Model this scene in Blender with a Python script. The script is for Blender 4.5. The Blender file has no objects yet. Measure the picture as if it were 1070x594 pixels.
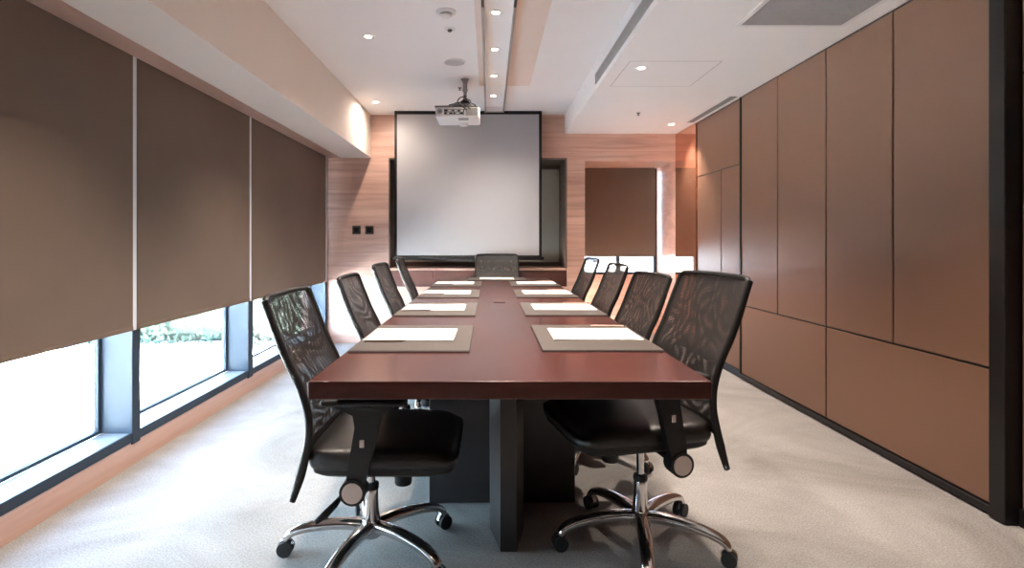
import bpy, bmesh, math, random
from mathutils import Vector, Matrix
random.seed(7)
PI = math.pi
sc = bpy.context.scene
COL = sc.collection
R = math.radians

# ------------------------------------------------------------------ helpers
def new_obj(name, bm, mat=None, parent=None, smooth=False, loc=None):
    me = bpy.data.meshes.new(name)
    bmesh.ops.recalc_face_normals(bm, faces=bm.faces)
    bm.to_mesh(me); bm.free()
    if smooth:
        try:
            me.shade_smooth()
        except Exception:
            for p in me.polygons: p.use_smooth = True
        if smooth == 'auto':
            me.set_sharp_from_angle(angle=R(35))
    if mat is not None: me.materials.append(mat)
    o = bpy.data.objects.new(name, me)
    COL.objects.link(o)
    if parent is not None: o.parent = parent
    if loc is not None: o.location = loc
    return o

def empty(name, loc=(0, 0, 0), rz=0.0):
    o = bpy.data.objects.new(name, None)
    o.empty_display_size = 0.1
    COL.objects.link(o)
    o.location = loc; o.rotation_euler = (0, 0, rz)
    return o

def tag(o, label=None, cat=None, group=None, kind=None):
    if label: o['label'] = label
    if cat: o['category'] = cat
    if group: o['group'] = group
    if kind: o['kind'] = kind
    return o

def box(bm, x0, x1, y0, y1, z0, z1, bev=0.0, seg=2):
    r = bmesh.ops.create_cube(bm, size=1.0)
    vs = r['verts']
    bmesh.ops.scale(bm, vec=(x1 - x0, y1 - y0, z1 - z0), verts=vs)
    bmesh.ops.translate(bm, vec=((x0 + x1) / 2, (y0 + y1) / 2, (z0 + z1) / 2), verts=vs)
    if bev > 0:
        es = list({e for v in vs for e in v.link_edges})
        rr = bmesh.ops.bevel(bm, geom=es, offset=bev, segments=seg, profile=0.5, affect='EDGES')
        vs = list({v for f in rr['faces'] for v in f.verts} | {v for v in vs if v.is_valid})
    return vs

def cyl(bm, cx, cy, z0, z1, r0, r1=None, n=24, axis='Z'):
    if r1 is None: r1 = r0
    r = bmesh.ops.create_cone(bm, cap_ends=True, segments=n, radius1=r0, radius2=r1, depth=abs(z1 - z0))
    vs = r['verts']
    if axis == 'Y': bmesh.ops.rotate(bm, cent=(0, 0, 0), matrix=Matrix.Rotation(-PI / 2, 3, 'X'), verts=vs)
    if axis == 'X': bmesh.ops.rotate(bm, cent=(0, 0, 0), matrix=Matrix.Rotation(PI / 2, 3, 'Y'), verts=vs)
    m = (z0 + z1) / 2
    off = {'Z': (cx, cy, m), 'Y': (cx, m, cy), 'X': (m, cx, cy)}[axis]
    bmesh.ops.translate(bm, vec=off, verts=vs)
    return vs

def lathe(bm, prof, cx=0, cy=0, n=28):
    """prof: list of (r, z)."""
    rings = []
    for r, z in prof:
        rings.append([bm.verts.new((cx + r * math.cos(2 * PI * i / n), cy + r * math.sin(2 * PI * i / n), z)) for i in range(n)])
    for a, b in zip(rings, rings[1:]):
        for i in range(n):
            bm.faces.new((a[i], a[(i + 1) % n], b[(i + 1) % n], b[i]))
    bm.faces.new(rings[0]); bm.faces.new(rings[-1])

def sweep(bm, pts, sizes, n=10, up=(0, 1, 0), power=2.0, cap=True):
    """tube of superelliptic section along pts; sizes = (half along 'up', half across)."""
    pts = [Vector(p) for p in pts]
    rings = []
    for i, p in enumerate(pts):
        t = (pts[min(i + 1, len(pts) - 1)] - pts[max(i - 1, 0)]).normalized()
        u = Vector(up); u = (u - t * u.dot(t)).normalized()
        w = t.cross(u)
        a, b = sizes[i] if isinstance(sizes, list) else sizes
        ring = []
        for k in range(n):
            th = 2 * PI * (k + .5) / n
            c, s = math.cos(th), math.sin(th)
            ring.append(bm.verts.new(p + u * (a * math.copysign(abs(c) ** (2 / power), c)) + w * (b * math.copysign(abs(s) ** (2 / power), s))))
        rings.append(ring)
    for a, b in zip(rings, rings[1:]):
        for k in range(n):
            bm.faces.new((a[k], a[(k + 1) % n], b[(k + 1) % n], b[k]))
    if cap:
        bm.faces.new(rings[0]); bm.faces.new(rings[-1])

def prism_xz(bm, prof, y0, y1, bev=0.0):
    """closed outline in x,z extruded along y."""
    a = [bm.verts.new((x, y0, z)) for x, z in prof]
    b = [bm.verts.new((x, y1, z)) for x, z in prof]
    fs = [bm.faces.new(a), bm.faces.new(b)]
    n = len(prof)
    for i in range(n):
        fs.append(bm.faces.new((a[i], a[(i + 1) % n], b[(i + 1) % n], b[i])))
    if bev > 0:
        es = list(fs[0].edges) + list(fs[1].edges)
        bmesh.ops.bevel(bm, geom=es, offset=bev, segments=3, profile=0.5, affect='EDGES')

def catmull(P, n=8):
    out = []
    P = [Vector(p) for p in P]
    for i in range(len(P) - 1):
        p0 = P[max(i - 1, 0)]; p1 = P[i]; p2 = P[i + 1]; p3 = P[min(i + 2, len(P) - 1)]
        for k in range(n):
            t = k / n
            out.append(0.5 * ((2 * p1) + (-p0 + p2) * t + (2 * p0 - 5 * p1 + 4 * p2 - p3) * t * t + (-p0 + 3 * p1 - 3 * p2 + p3) * t ** 3))
    out.append(P[-1])
    return out

# ------------------------------------------------------------------ materials
def nt(name):
    m = bpy.data.materials.new(name); m.use_nodes = True
    t = m.node_tree
    return m, t, t.nodes['Principled BSDF'], t.nodes['Material Output']

def mat(name, col, rough=0.5, metal=0.0, spec=0.5, coat=0.0, var=0.0, vscale=8.0, bump=0.0, bscale=200.0, stretch=(1, 1, 1)):
    m, t, p, out = nt(name)
    p.inputs['Roughness'].default_value = rough
    p.inputs['Metallic'].default_value = metal
    p.inputs['Specular IOR Level'].default_value = spec
    p.inputs['Coat Weight'].default_value = coat
    p.inputs['Coat Roughness'].default_value = 0.08
    tc = t.nodes.new('ShaderNodeTexCoord')
    mp = t.nodes.new('ShaderNodeMapping'); mp.inputs['Scale'].default_value = stretch
    t.links.new(tc.outputs['Object'], mp.inputs['Vector'])
    n = t.nodes.new('ShaderNodeTexNoise'); n.inputs['Scale'].default_value = vscale; n.inputs['Detail'].default_value = 4
    t.links.new(mp.outputs[0], n.inputs['Vector'])
    r = t.nodes.new('ShaderNodeValToRGB')
    r.color_ramp.elements[0].position = .3; r.color_ramp.elements[1].position = .7
    r.color_ramp.elements[0].color = (*[c * (1 - var) for c in col], 1)
    r.color_ramp.elements[1].color = (*[min(1, c * (1 + var)) for c in col], 1)
    t.links.new(n.outputs['Fac'], r.inputs['Fac'])
    t.links.new(r.outputs['Color'], p.inputs['Base Color'])
    if bump > 0:
        n2 = t.nodes.new('ShaderNodeTexNoise'); n2.inputs['Scale'].default_value = bscale; n2.inputs['Detail'].default_value = 3
        t.links.new(tc.outputs['Object'], n2.inputs['Vector'])
        b = t.nodes.new('ShaderNodeBump'); b.inputs['Strength'].default_value = bump; b.inputs['Distance'].default_value = .004
        t.links.new(n2.outputs['Fac'], b.inputs['Height']); t.links.new(b.outputs['Normal'], p.inputs['Normal'])
    return m

def emis(name, col, strength):
    m, t, p, out = nt(name)
    p.inputs['Base Color'].default_value = (*col, 1)
    p.inputs['Emission Color'].default_value = (*col, 1)
    p.inputs['Emission Strength'].default_value = strength
    return m

def wood(name, dark, mid, light, along='X', plank=0.2, rough=0.35, seam=0.5, coat=0.0, contrast=1.0):
    """planks stacked in Z, grain running along X or Y."""
    m, t, p, out = nt(name)
    p.inputs['Roughness'].default_value = rough
    p.inputs['Coat Weight'].default_value = coat
    p.inputs['Coat Roughness'].default_value = .1
    N, L = t.nodes, t.links
    tc = N.new('ShaderNodeTexCoord')
    sep = N.new('ShaderNodeSeparateXYZ'); L.new(tc.outputs['Object'], sep.inputs[0])
    div = N.new('ShaderNodeMath'); div.operation = 'DIVIDE'; div.inputs[1].default_value = plank
    L.new(sep.outputs['Z'], div.inputs[0])
    fl = N.new('ShaderNodeMath'); fl.operation = 'FLOOR'; L.new(div.outputs[0], fl.inputs[0])
    fr = N.new('ShaderNodeMath'); fr.operation = 'FRACT'; L.new(div.outputs[0], fr.inputs[0])
    wn = N.new('ShaderNodeTexWhiteNoise'); wn.noise_dimensions = '1D'; L.new(fl.outputs[0], wn.inputs['W'])
    mp = N.new('ShaderNodeMapping')
    mp.inputs['Scale'].default_value = (0.55, 3, 9) if along == 'X' else (3, .55, 9)
    L.new(tc.outputs['Object'], mp.inputs['Vector'])
    cx = N.new('ShaderNodeCombineXYZ')
    mul = N.new('ShaderNodeMath'); mul.operation = 'MULTIPLY'; mul.inputs[1].default_value = 13.0
    L.new(wn.outputs['Value'], mul.inputs[0])
    L.new(mul.outputs[0], cx.inputs['X']); L.new(mul.outputs[0], cx.inputs['Y'])
    L.new(cx.outputs[0], mp.inputs['Location'])
    n1 = N.new('ShaderNodeTexNoise'); n1.inputs['Scale'].default_value = 1.6; n1.inputs['Detail'].default_value = 7
    n1.inputs['Roughness'].default_value = .6; n1.inputs['Distortion'].default_value = .6
    L.new(mp.outputs[0], n1.inputs['Vector'])
    r = N.new('ShaderNodeValToRGB')
    e = r.color_ramp.elements
    e[0].position = .5 - .22 / contrast; e[0].color = (*dark, 1); e[1].position = .5 + .2 / contrast; e[1].color = (*light, 1)
    k = e.new(.5); k.color = (*mid, 1)
    L.new(n1.outputs['Fac'], r.inputs['Fac'])
    # per-plank tone
    hs = N.new('ShaderNodeHueSaturation')
    ma = N.new('ShaderNodeMath'); ma.operation = 'MULTIPLY_ADD'; ma.inputs[1].default_value = .16; ma.inputs[2].default_value = .92
    L.new(wn.outputs['Value'], ma.inputs[0]); L.new(ma.outputs[0], hs.inputs['Value'])
    L.new(r.outputs['Color'], hs.inputs['Color'])
    # seam
    lt = N.new('ShaderNodeMath'); lt.operation = 'LESS_THAN'; lt.inputs[1].default_value = .018 / (plank / .2)
    L.new(fr.outputs[0], lt.inputs[0])
    sm = N.new('ShaderNodeMath'); sm.operation = 'MULTIPLY'; sm.inputs[1].default_value = seam; L.new(lt.outputs[0], sm.inputs[0])
    mx = N.new('ShaderNodeMix'); mx.data_type = 'RGBA'
    L.new(sm.outputs[0], mx.inputs['Factor']); L.new(hs.outputs['Color'], mx.inputs['A'])
    mx.inputs['B'].default_value = (*[c * .5 for c in dark], 1)
    L.new(mx.outputs['Result'], p.inputs['Base Color'])
    return m

M = {}
M['ceiling'] = mat('ceiling_paint', (.89, .865, .845), .85, var=.015, vscale=2)
M['peach'] = mat('peach_glow_paint', (.82, .69, .60), .8, var=.02, vscale=3)  # peach tint paints the warm light beside the spotlight channel
M['beam'] = mat('beam_paint', (.88, .80, .72), .8, var=.015, vscale=2)
M['wood'] = wood('pink_wood_veneer', (.47, .27, .20), (.64, .40, .315), (.75, .51, .41), 'X', .21, .32, .35)
M['wood_y'] = wood('pink_wood_veneer_lengthwise', (.44, .27, .21), (.52, .34, .27), (.57, .39, .32), 'Y', .3, .35, 0)
M['mahog'] = wood('mahogany_table_veneer', (.034, .008, .0065), (.053, .013, .010), (.082, .022, .017), 'Y', 5.0, .27, 0, coat=.2, contrast=.8)
M['mahog_d'] = wood('dark_mahogany', (.055, .018, .014), (.075, .024, .019), (.1, .034, .026), 'X', 5.0, .35, 0)
M['leg'] = mat('dark_table_leg_laminate', (.030, .024, .023), .38, var=.2, vscale=5)
M['niche'] = mat('niche_lining_brown', (.17, .12, .095), .5, var=.1)
M['glassboard'] = mat('grey_green_back_painted_glass', (.50, .49, .42), .15, coat=.6, var=.03, vscale=1)
M['frame'] = mat('blue_grey_aluminium', (.026, .040, .058), .55, metal=0, spec=.25, var=.05, vscale=3)
M['sill'] = mat('window_sill_metal', (.30, .33, .36), .35, metal=.3, var=.05, vscale=3)
M['black'] = mat('black_trim', (.009, .008, .008), .35, spec=.3, var=.1)
M['rubber'] = mat('black_rubber', (.01, .01, .01), .6)
M['plastic'] = mat('black_chair_plastic', (.0085, .008, .008), .5, spec=.35, var=.15, vscale=20)
M['leather'] = mat('black_leather', (.011, .0095, .009), .36, spec=.5, var=.2, vscale=15, bump=.25, bscale=260)
M['chrome'] = mat('polished_aluminium', (.62, .60, .59), .14, metal=1.0, var=.05, vscale=10)
M['chrome_b'] = mat('brushed_disc', (.62, .52, .47), .4, metal=.35, var=.04)
M['pad'] = mat('taupe_leather_mat', (.056, .047, .040), .5, var=.06, vscale=30, bump=.15, bscale=400)
M['pad_edge'] = mat('mat_black_edge', (.012, .01, .01), .5)
M['paper'] = mat('white_paper', (.88, .87, .84), .75, var=.01)
M['pencil'] = mat('pale_wood_pencil', (.62, .42, .34), .45, var=.05)
M['pencil_d'] = mat('dark_pencil', (.09, .045, .038), .4, var=.05)
M['graphite'] = mat('pencil_tip', (.05, .04, .04), .4)
M['screen'] = mat('projection_screen_fabric', (.43, .425, .435), .9, var=.008, vscale=2)
M['proj'] = mat('white_projector_plastic', (.78, .76, .74), .4, var=.02)
M['proj_d'] = mat('dark_grey_vent', (.10, .095, .09), .5, var=.1)
M['proj_m'] = mat('mid_grey_panel', (.33, .32, .31), .5, var=.1)
M['metal_g'] = mat('grey_steel', (.28, .26, .25), .35, metal=.7, var=.1)
M['alu'] = mat('satin_aluminium_lip', (.42, .40, .38), .4, metal=.4, var=.05)
M['white_plastic'] = mat('white_plastic', (.80, .77, .74), .5, var=.01)
M['grille_d'] = mat('grille_shadow_gap', (.05, .048, .045), .7)
M['grille_b'] = mat('grille_blade', (.42, .40, .385), .5, var=.03)
M['socket'] = mat('dark_bronze_plate', (.085, .07, .06), .35, metal=.4, var=.05)
M['ground'] = mat('pale_terrace_paving', (.84, .84, .83), .9, var=.05, vscale=1.5)
M['leaf'] = mat('hedge_leaves', (.022, .046, .034), .9, var=.2, vscale=3)
M['bark'] = mat('hedge_twigs', (.012, .026, .020), .8, var=.3)
M['mirror'] = mat('bronze_tinted_mirror', (.74, .36, .23), .04, metal=.85, var=.01)
M['cable'] = mat('dark_cable', (.03, .03, .03), .5)
M['concrete'] = mat('outer_wall_render', (.55, .54, .52), .9, var=.05)
M['spot'] = emis('warm_lamp_lens', (1, .86, .70), 9.0)
M['lamp_reflector'] = mat('lamp_reflector', (.75, .7, .66), .25, metal=.8)

# partition laminate: brown, satin
M['panel'] = mat('brown_leatherette_panel', (.168, .088, .056), .40, spec=.4, var=.05, vscale=1.2, bump=.06, bscale=500, stretch=(1, 1, .35))

# roller blind cloth
def blind_mat():
    m, t, p, out = nt('brown_blind_cloth')
    N, L = t.nodes, t.links
    p.inputs['Roughness'].default_value = .85
    tc = N.new('ShaderNodeTexCoord')
    n = N.new('ShaderNodeTexNoise'); n.inputs['Scale'].default_value = 1.5; n.inputs['Detail'].default_value = 5
    L.new(tc.outputs['Object'], n.inputs['Vector'])
    r = N.new('ShaderNodeValToRGB'); r.color_ramp.elements[0].position = .3; r.color_ramp.elements[1].position = .7
    r.color_ramp.elements[0].color = (.155, .112, .084, 1); r.color_ramp.elements[1].color = (.178, .130, .098, 1)
    L.new(n.outputs['Fac'], r.inputs['Fac']); L.new(r.outputs['Color'], p.inputs['Base Color'])
    w = N.new('ShaderNodeTexWave'); w.inputs['Scale'].default_value = 220; w.bands_direction = 'Z'
    L.new(tc.outputs['Object'], w.inputs['Vector'])
    b = N.new('ShaderNodeBump'); b.inputs['Strength'].default_value = .1; b.inputs['Distance'].default_value = .001
    L.new(w.outputs['Fac'], b.inputs['Height']); L.new(b.outputs['Normal'], p.inputs['Normal'])
    tl = N.new('ShaderNodeBsdfTranslucent'); tl.inputs['Color'].default_value = (.9, .62, .45, 1)   # cloth lets a little daylight through
    ms = N.new('ShaderNodeMixShader'); ms.inputs[0].default_value = .014
    L.new(p.outputs[0], ms.inputs[1]); L.new(tl.outputs[0], ms.inputs[2]); L.new(ms.outputs[0], out.inputs['Surface'])
    return m
M['blind'] = blind_mat()

def glass_mat(name='window_glass', tint=(.93, .97, .97)):
    m = bpy.data.materials.new(name); m.use_nodes = True
    t = m.node_tree; N, L = t.nodes, t.links
    N.clear()
    out = N.new('ShaderNodeOutputMaterial')
    tr = N.new('ShaderNodeBsdfTransparent'); tr.inputs['Color'].default_value = (*tint, 1)
    gl = N.new('ShaderNodeBsdfGlossy'); gl.inputs['Roughness'].default_value = 0.0
    fr = N.new('ShaderNodeFresnel')
    geo = N.new('ShaderNodeNewGeometry'); mr = N.new('ShaderNodeMapRange')   # thin pane: same reflectance from both faces
    mr.inputs['To Min'].default_value = 1.45; mr.inputs['To Max'].default_value = 1 / 1.45
    L.new(geo.outputs['Backfacing'], mr.inputs['Value']); L.new(mr.outputs[0], fr.inputs['IOR'])
    mx = N.new('ShaderNodeMixShader')
    L.new(fr.outputs[0], mx.inputs[0]); L.new(tr.outputs[0], mx.inputs[1]); L.new(gl.outputs[0], mx.inputs[2])
    L.new(mx.outputs[0], out.inputs['Surface'])
    return m
M['glass'] = glass_mat()
M['tinted'] = glass_mat('tinted_window_glass', (.60, .61, .62))

def carpet_mat():
    m, t, p, out = nt('greige_carpet')
    N, L = t.nodes, t.links
    p.inputs['Roughness'].default_value = .95
    p.inputs['Specular IOR Level'].default_value = .1
    tc = N.new('ShaderNodeTexCoord')
    n1 = N.new('ShaderNodeTexNoise'); n1.inputs['Scale'].default_value = 1.3; n1.inputs['Detail'].default_value = 6; n1.inputs['Roughness'].default_value = .65; n1.inputs['Distortion'].default_value = .8
    L.new(tc.outputs['Object'], n1.inputs['Vector'])
    r1 = N.new('ShaderNodeValToRGB'); r1.color_ramp.elements[0].position = .32; r1.color_ramp.elements[1].position = .66
    r1.color_ramp.elements[0].color = (.265, .250, .234, 1); r1.color_ramp.elements[1].color = (.425, .412, .396, 1)
    L.new(n1.outputs['Fac'], r1.inputs['Fac'])
    n2 = N.new('ShaderNodeTexNoise'); n2.inputs['Scale'].default_value = 150; n2.inputs['Detail'].default_value = 4
    L.new(tc.outputs['Object'], n2.inputs['Vector'])
    r2 = N.new('ShaderNodeValToRGB'); r2.color_ramp.elements[0].position = .34; r2.color_ramp.elements[1].position = .66
    r2.color_ramp.elements[0].color = (.66, .66, .66, 1); r2.color_ramp.elements[1].color = (1.0, 1.0, 1.0, 1)
    L.new(n2.outputs['Fac'], r2.inputs['Fac'])
    mx = N.new('ShaderNodeMix'); mx.data_type = 'RGBA'; mx.blend_type = 'MULTIPLY'; mx.inputs['Factor'].default_value = 1
    L.new(r1.outputs['Color'], mx.inputs['A']); L.new(r2.outputs['Color'], mx.inputs['B'])
    L.new(mx.outputs['Result'], p.inputs['Base Color'])
    b = N.new('ShaderNodeBump'); b.inputs['Strength'].default_value = .4; b.inputs['Distance'].default_value = .004
    L.new(n2.outputs['Fac'], b.inputs['Height']); L.new(b.outputs['Normal'], p.inputs['Normal'])
    return m
M['carpet'] = carpet_mat()

def mesh_mat(name, kx, kz, col, openness, warp=0.0):
    """woven chair mesh: dark threads with tiny open holes on a y/z grid (object coordinates)."""
    m = bpy.data.materials.new(name); m.use_nodes = True
    t = m.node_tree; N, L = t.nodes, t.links
    p = N['Principled BSDF']; out = N['Material Output']
    p.inputs['Base Color'].default_value = (*col, 1); p.inputs['Roughness'].default_value = .5
    tc = N.new('ShaderNodeTexCoord'); sep = N.new('ShaderNodeSeparateXYZ'); 
    nz = N.new('ShaderNodeTexNoise'); nz.inputs['Scale'].default_value = 7.0; nz.inputs['Detail'].default_value = 0.0
    L.new(tc.outputs['UV'], nz.inputs['Vector'])
    vs_ = N.new('ShaderNodeVectorMath'); vs_.operation = 'SCALE'; vs_.inputs['Scale'].default_value = warp
    L.new(nz.outputs['Color'], vs_.inputs[0])
    va = N.new('ShaderNodeVectorMath'); va.operation = 'ADD'; L.new(tc.outputs['UV'], va.inputs[0]); L.new(vs_.outputs[0], va.inputs[1])
    L.new(va.outputs[0], sep.inputs[0])
    def s(sock, k):
        a = N.new('ShaderNodeMath'); a.operation = 'MULTIPLY'; a.inputs[1].default_value = k; L.new(sock, a.inputs[0])
        b = N.new('ShaderNodeMath'); b.operation = 'SINE'; L.new(a.outputs[0], b.inputs[0])
        return b.outputs[0]
    ad = N.new('ShaderNodeMath'); ad.operation = 'ADD'
    L.new(s(sep.outputs['X'], kx), ad.inputs[0]); L.new(s(sep.outputs['Y'], kz), ad.inputs[1])
    gt = N.new('ShaderNodeMath'); gt.operation = 'GREATER_THAN'; gt.inputs[1].default_value = openness
    L.new(ad.outputs[0], gt.inputs[0])
    tr = N.new('ShaderNodeBsdfTransparent'); mx = N.new('ShaderNodeMixShader')
    L.new(gt.outputs[0], mx.inputs[0]); L.new(p.outputs[0], mx.inputs[1]); L.new(tr.outputs[0], mx.inputs[2])
    L.new(mx.outputs[0], out.inputs['Surface'])
    return m
M['mesh_a'] = mesh_mat('chair_mesh_front', 2 * PI / .0050, 2 * PI / .0050, (.013, .011, .010), 0.86)
M['mesh_b'] = mesh_mat('chair_mesh_rear', 2 * PI / .0053, 2 * PI / .0051, (.013, .011, .010), 0.86, .030)

# ------------------------------------------------------------------ room
YB = 6.18; YF = -1.6; XL = -1.78; ZC = 2.50; ZD = 2.293
def st(name, parts, m, parent=None, kind='structure'):
    bm = bmesh.new()
    for b in parts: box(bm, *b)
    o = new_obj(name, bm, m, parent)
    if parent is None: o['kind'] = kind
    return o

st('floor', [(-2.05, 2.25, YF - .1, 6.95, -.12, 0)], M['carpet'])
st('ceiling', [(-2.05, 2.25, YF - .1, 6.95, ZC, ZC + .12)], M['ceiling'])
st('ceiling_drop', [(.827, 2.25, YF, YB, ZD, ZC)], M['ceiling'])
bl = st('beam_left', [(-1.62, -1.29, YF, YB, 2.031, ZC)], M['beam'])
st('trim_1', [(-1.752, -1.62, YF, YB, 2.031, 2.075)], M['wood_y'])
st('wall_left', [(-2.05, -1.96, YF, YB, 2.06, ZC), (-2.05, -1.81, YF, YB, -.3, .10)], M['concrete'])
bb = st('baseboard_left', [(-1.81, XL, YF, YB, 0, .117)], M['wood_y'])
st('wall_front', [(-2.05, 2.25, YF - .12, YF, 0, ZC)], M['mahog_d'])
st('wall_right', [(2.12, 2.25, YF, YB, 0, ZD), (2.06, 2.12, 5.58, 6.18, 0, ZD)], M['mahog_d'])
st('wall_back', [(-2.05, -1.10, YB, 6.78, 0, ZC), (-1.10, .854, YB, 6.78, 2.031, ZC), (-1.10, .854, YB, 6.78, 0, .618), (-1.10, .854, 6.725, 6.78, .618, .823),
                 (.854, 1.05, YB, 6.95, 0, ZC), (1.05, 2.04, YB, 6.95, 2.0, ZC), (1.05, 2.04, 6.85, 6.95, 0, .713),
                 (2.04, 2.25, YB, 6.95, 0, ZC)], M['wood'])
# niche lining and back
st('trim_2', [(-1.10, -1.085, 6.182, 6.72, .823, 2.031), (.839, .854, 6.182, 6.72, .823, 2.031), (-1.085, .839, 6.182, 6.72, 2.016, 2.031),
              (-1.10, .854, 6.72, 6.78, .823, 2.031)], M['niche'])
st('ground', [(-40, 14, -12, 40, -.4, -.3)], M['ground'])

# windows
def window(name, y0, y1, head=2.06):
    w = empty(name, (-1.93, (y0 + y1) / 2, .1)); w['kind'] = 'structure'
    def part(n, bs, m):
        bm = bmesh.new()
        for b in bs: box(bm, *b)
        bmesh.ops.translate(bm, vec=-w.location, verts=bm.verts)
        return new_obj(n, bm, m, w)
    part('window_sill', [(-1.925, XL - .004, y0, y1, .117, .161)], M['sill'])
    part('window_frame', [(XL - .006, XL + .004, y0, y1, .117, .163), (-1.955, -1.93, y0, y1, .161, .178),
                          (-1.955, -1.93, y0, y0 + .02, .178, head), (-1.955, -1.93, y1 - .02, y1, .178, head), (-1.955, -1.93, y0, y1, head - .03, head + .02)], M['frame'])
    part('pane', [(-1.946, -1.940, y0 + .02, y1 - .02, .178, head - .03)], M['glass'])
    return w
window('window_1', YF, 1.34)
window('window_2', 1.405, 2.807)
window('window_3', 2.872, 4.159)
window('window_4', 4.243, 6.12)
# mullions
for i, (a, b) in enumerate([(1.34, 1.405), (2.807, 2.872), (4.159, 4.243), (6.12, 6.178)]):
    bm = bmesh.new(); box(bm, -1.96, XL + .008, a, b, .105, 2.20, .003, 1)
    o = new_obj('trim_%d' % (i + 3), bm, M['frame']); o['kind'] = 'structure'

# alcove window
w = empty('window_5', (1.545, 6.88, .713)); w['kind'] = 'structure'
def wpart(n, bs, m):
    bm = bmesh.new()
    for b in bs: box(bm, *b)
    bmesh.ops.translate(bm, vec=-w.location, verts=bm.verts)
    return new_obj(n, bm, m, w)
wpart('window_frame', [(1.05, 1.08, 6.86, 6.92, .713, 2.0), (2.0, 2.04, 6.86, 6.92, .713, 2.0), (1.545, 1.592, 6.86, 6.92, .745, 1.97),
                       (1.05, 2.04, 6.86, 6.92, .713, .745), (1.05, 2.04, 6.86, 6.92, 1.97, 2.0)], M['frame'])
wpart('pane', [(1.08, 1.545, 6.888, 6.894, .745, 1.97)], M['tinted'])
wpart('pane', [(1.592, 2.0, 6.888, 6.894, .745, 1.97)], M['tinted'])

# blinds
def blind(y0, y1, label, zb=.675, X=-1.767):
    t = empty('roller_blind', (X, (y0 + y1) / 2, zb)); tag(t, label, 'window blind', 'brown roller blinds along the left windows')
    L = (y1 - y0) / 2
    bm = bmesh.new(); box(bm, -.0012, .0012, -L, L, .012, 2.03 - zb + .03)
    new_obj('blind_cloth', bm, M['blind'], t)
    bm = bmesh.new(); box(bm, -.005, .005, -L, L, 0, .022, .002, 1)
    new_obj('bottom_bar', bm, M['blind'], t)
    bm = bmesh.new(); cyl(bm, -.025, 2.06 - zb + .01, -L, L, .024, axis='Y')
    new_obj('roller', bm, M['alu'], t, smooth='auto')
    return t
def gap_light(y0, y1):  # thin pale strip painting the daylight that leaks between blinds
    bm = bmesh.new(); box(bm, -1.7715, -1.7690, y0, y1, .675, 2.06)
    return new_obj('gap_light_strip', bm, M['gap_light'])
M['gap_light'] = mat('pale_gap_light_paint', (.78, .83, .88), .5)
blind(-1.55, 1.36, 'unseen brown roller blind beside the camera on the left, set low to cut daylight', zb=.22)  # unseen blind, lowered to block daylight from beside the camera
b1 = blind(1.392, 2.800, 'brown roller blind on the left windows, the nearest and widest in the picture')
b2 = blind(2.836, 4.165, 'brown roller blind on the left windows, the middle one between two thin light gaps')
b3 = blind(4.205, 6.108, 'brown roller blind on the left windows, the farthest, next to the wood wall')
for bb_, (ya, yb) in ((b1, (2.802, 2.834)), (b2, (4.167, 4.203)), (b3, (6.112, 6.168))):
    g = gap_light(ya, yb); g.parent = bb_; g.matrix_parent_inverse = Matrix.Translation(-bb_.location); g['label'] = 'pale strip coloured as daylight in the gap'
t = empty('roller_blind', (1.582, 6.80, .93)); tag(t, 'small brown roller blind half lowered in the alcove at the back right', 'window blind')
bm = bmesh.new(); box(bm, -.522, .418, -.0012, .0012, .012, 1.07); new_obj('blind_cloth', bm, M['blind'], t)
bm = bmesh.new(); box(bm, -.522, .418, -.006, .006, 0, .022, .002, 1); new_obj('bottom_bar', bm, M['blind'], t)

# sockets on the wood wall
for px, lab in ((-1.450, 'square dark socket plate on the wood wall, the left of the pair'), (-1.309, 'square dark socket plate on the wood wall, the right of the pair, nearer the screen')):
    s = empty('wall_socket', (px, YB, 1.24)); tag(s, lab, 'wall socket', 'socket plates on the wood wall')
    bm = bmesh.new(); box(bm, -.046, .046, -.008, 0, -.046, .046, .003, 2); new_obj('plate', bm, M['socket'], s)
    bm = bmesh.new(); box(bm, -.026, .026, -.011, -.008, -.026, .026, .002, 2); box(bm, -.008, .008, -.0125, -.010, -.012, .012)
    new_obj('socket_insert', bm, M['black'], s)

# niche shelf, dark front, glass board
bm = bmesh.new(); box(bm, -1.084, .838, 6.17, 6.715, .797, .823, .003, 2)
o = new_obj('shelf', bm, M['wood']); tag(o, 'long wooden ledge running under the projection screen in the wall niche', 'shelf')
cab = empty('low_cabinet', (-.12, YB, .62)); tag(cab, 'dark mahogany drawer band set in the niche right under the long ledge', 'cabinet')
bm = bmesh.new(); box(bm, -.978, .972, .02, .53, 0, .175); new_obj('body', bm, M['mahog_d'], cab)
for k in range(4):
    x0 = -.978 + k * .4875
    bm = bmesh.new(); box(bm, x0 + .003, x0 + .4845, .002, .02, .004, .173, .002, 1)
    new_obj('drawer_front', bm, M['mahog_d'], cab)
gb = empty('glass_board', (-.12, 6.70, .87)); tag(gb, 'grey-green glass board at the back of the niche, mostly behind the screen', 'glass board')
bm = bmesh.new(); box(bm, -.955, .952, 0, .012, 0, 1.10, .002, 1); new_obj('glass_sheet', bm, M['glassboard'], gb)
bm = bmesh.new()
bm.free()
for x in (-.90, .90):
    for z in (.06, 1.04):
        bm = bmesh.new(); cyl(bm, x, z, -.014, 0, .011, n=16, axis='Y')
        new_obj('fixing_stud', bm, M['alu'], gb, smooth='auto')

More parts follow.
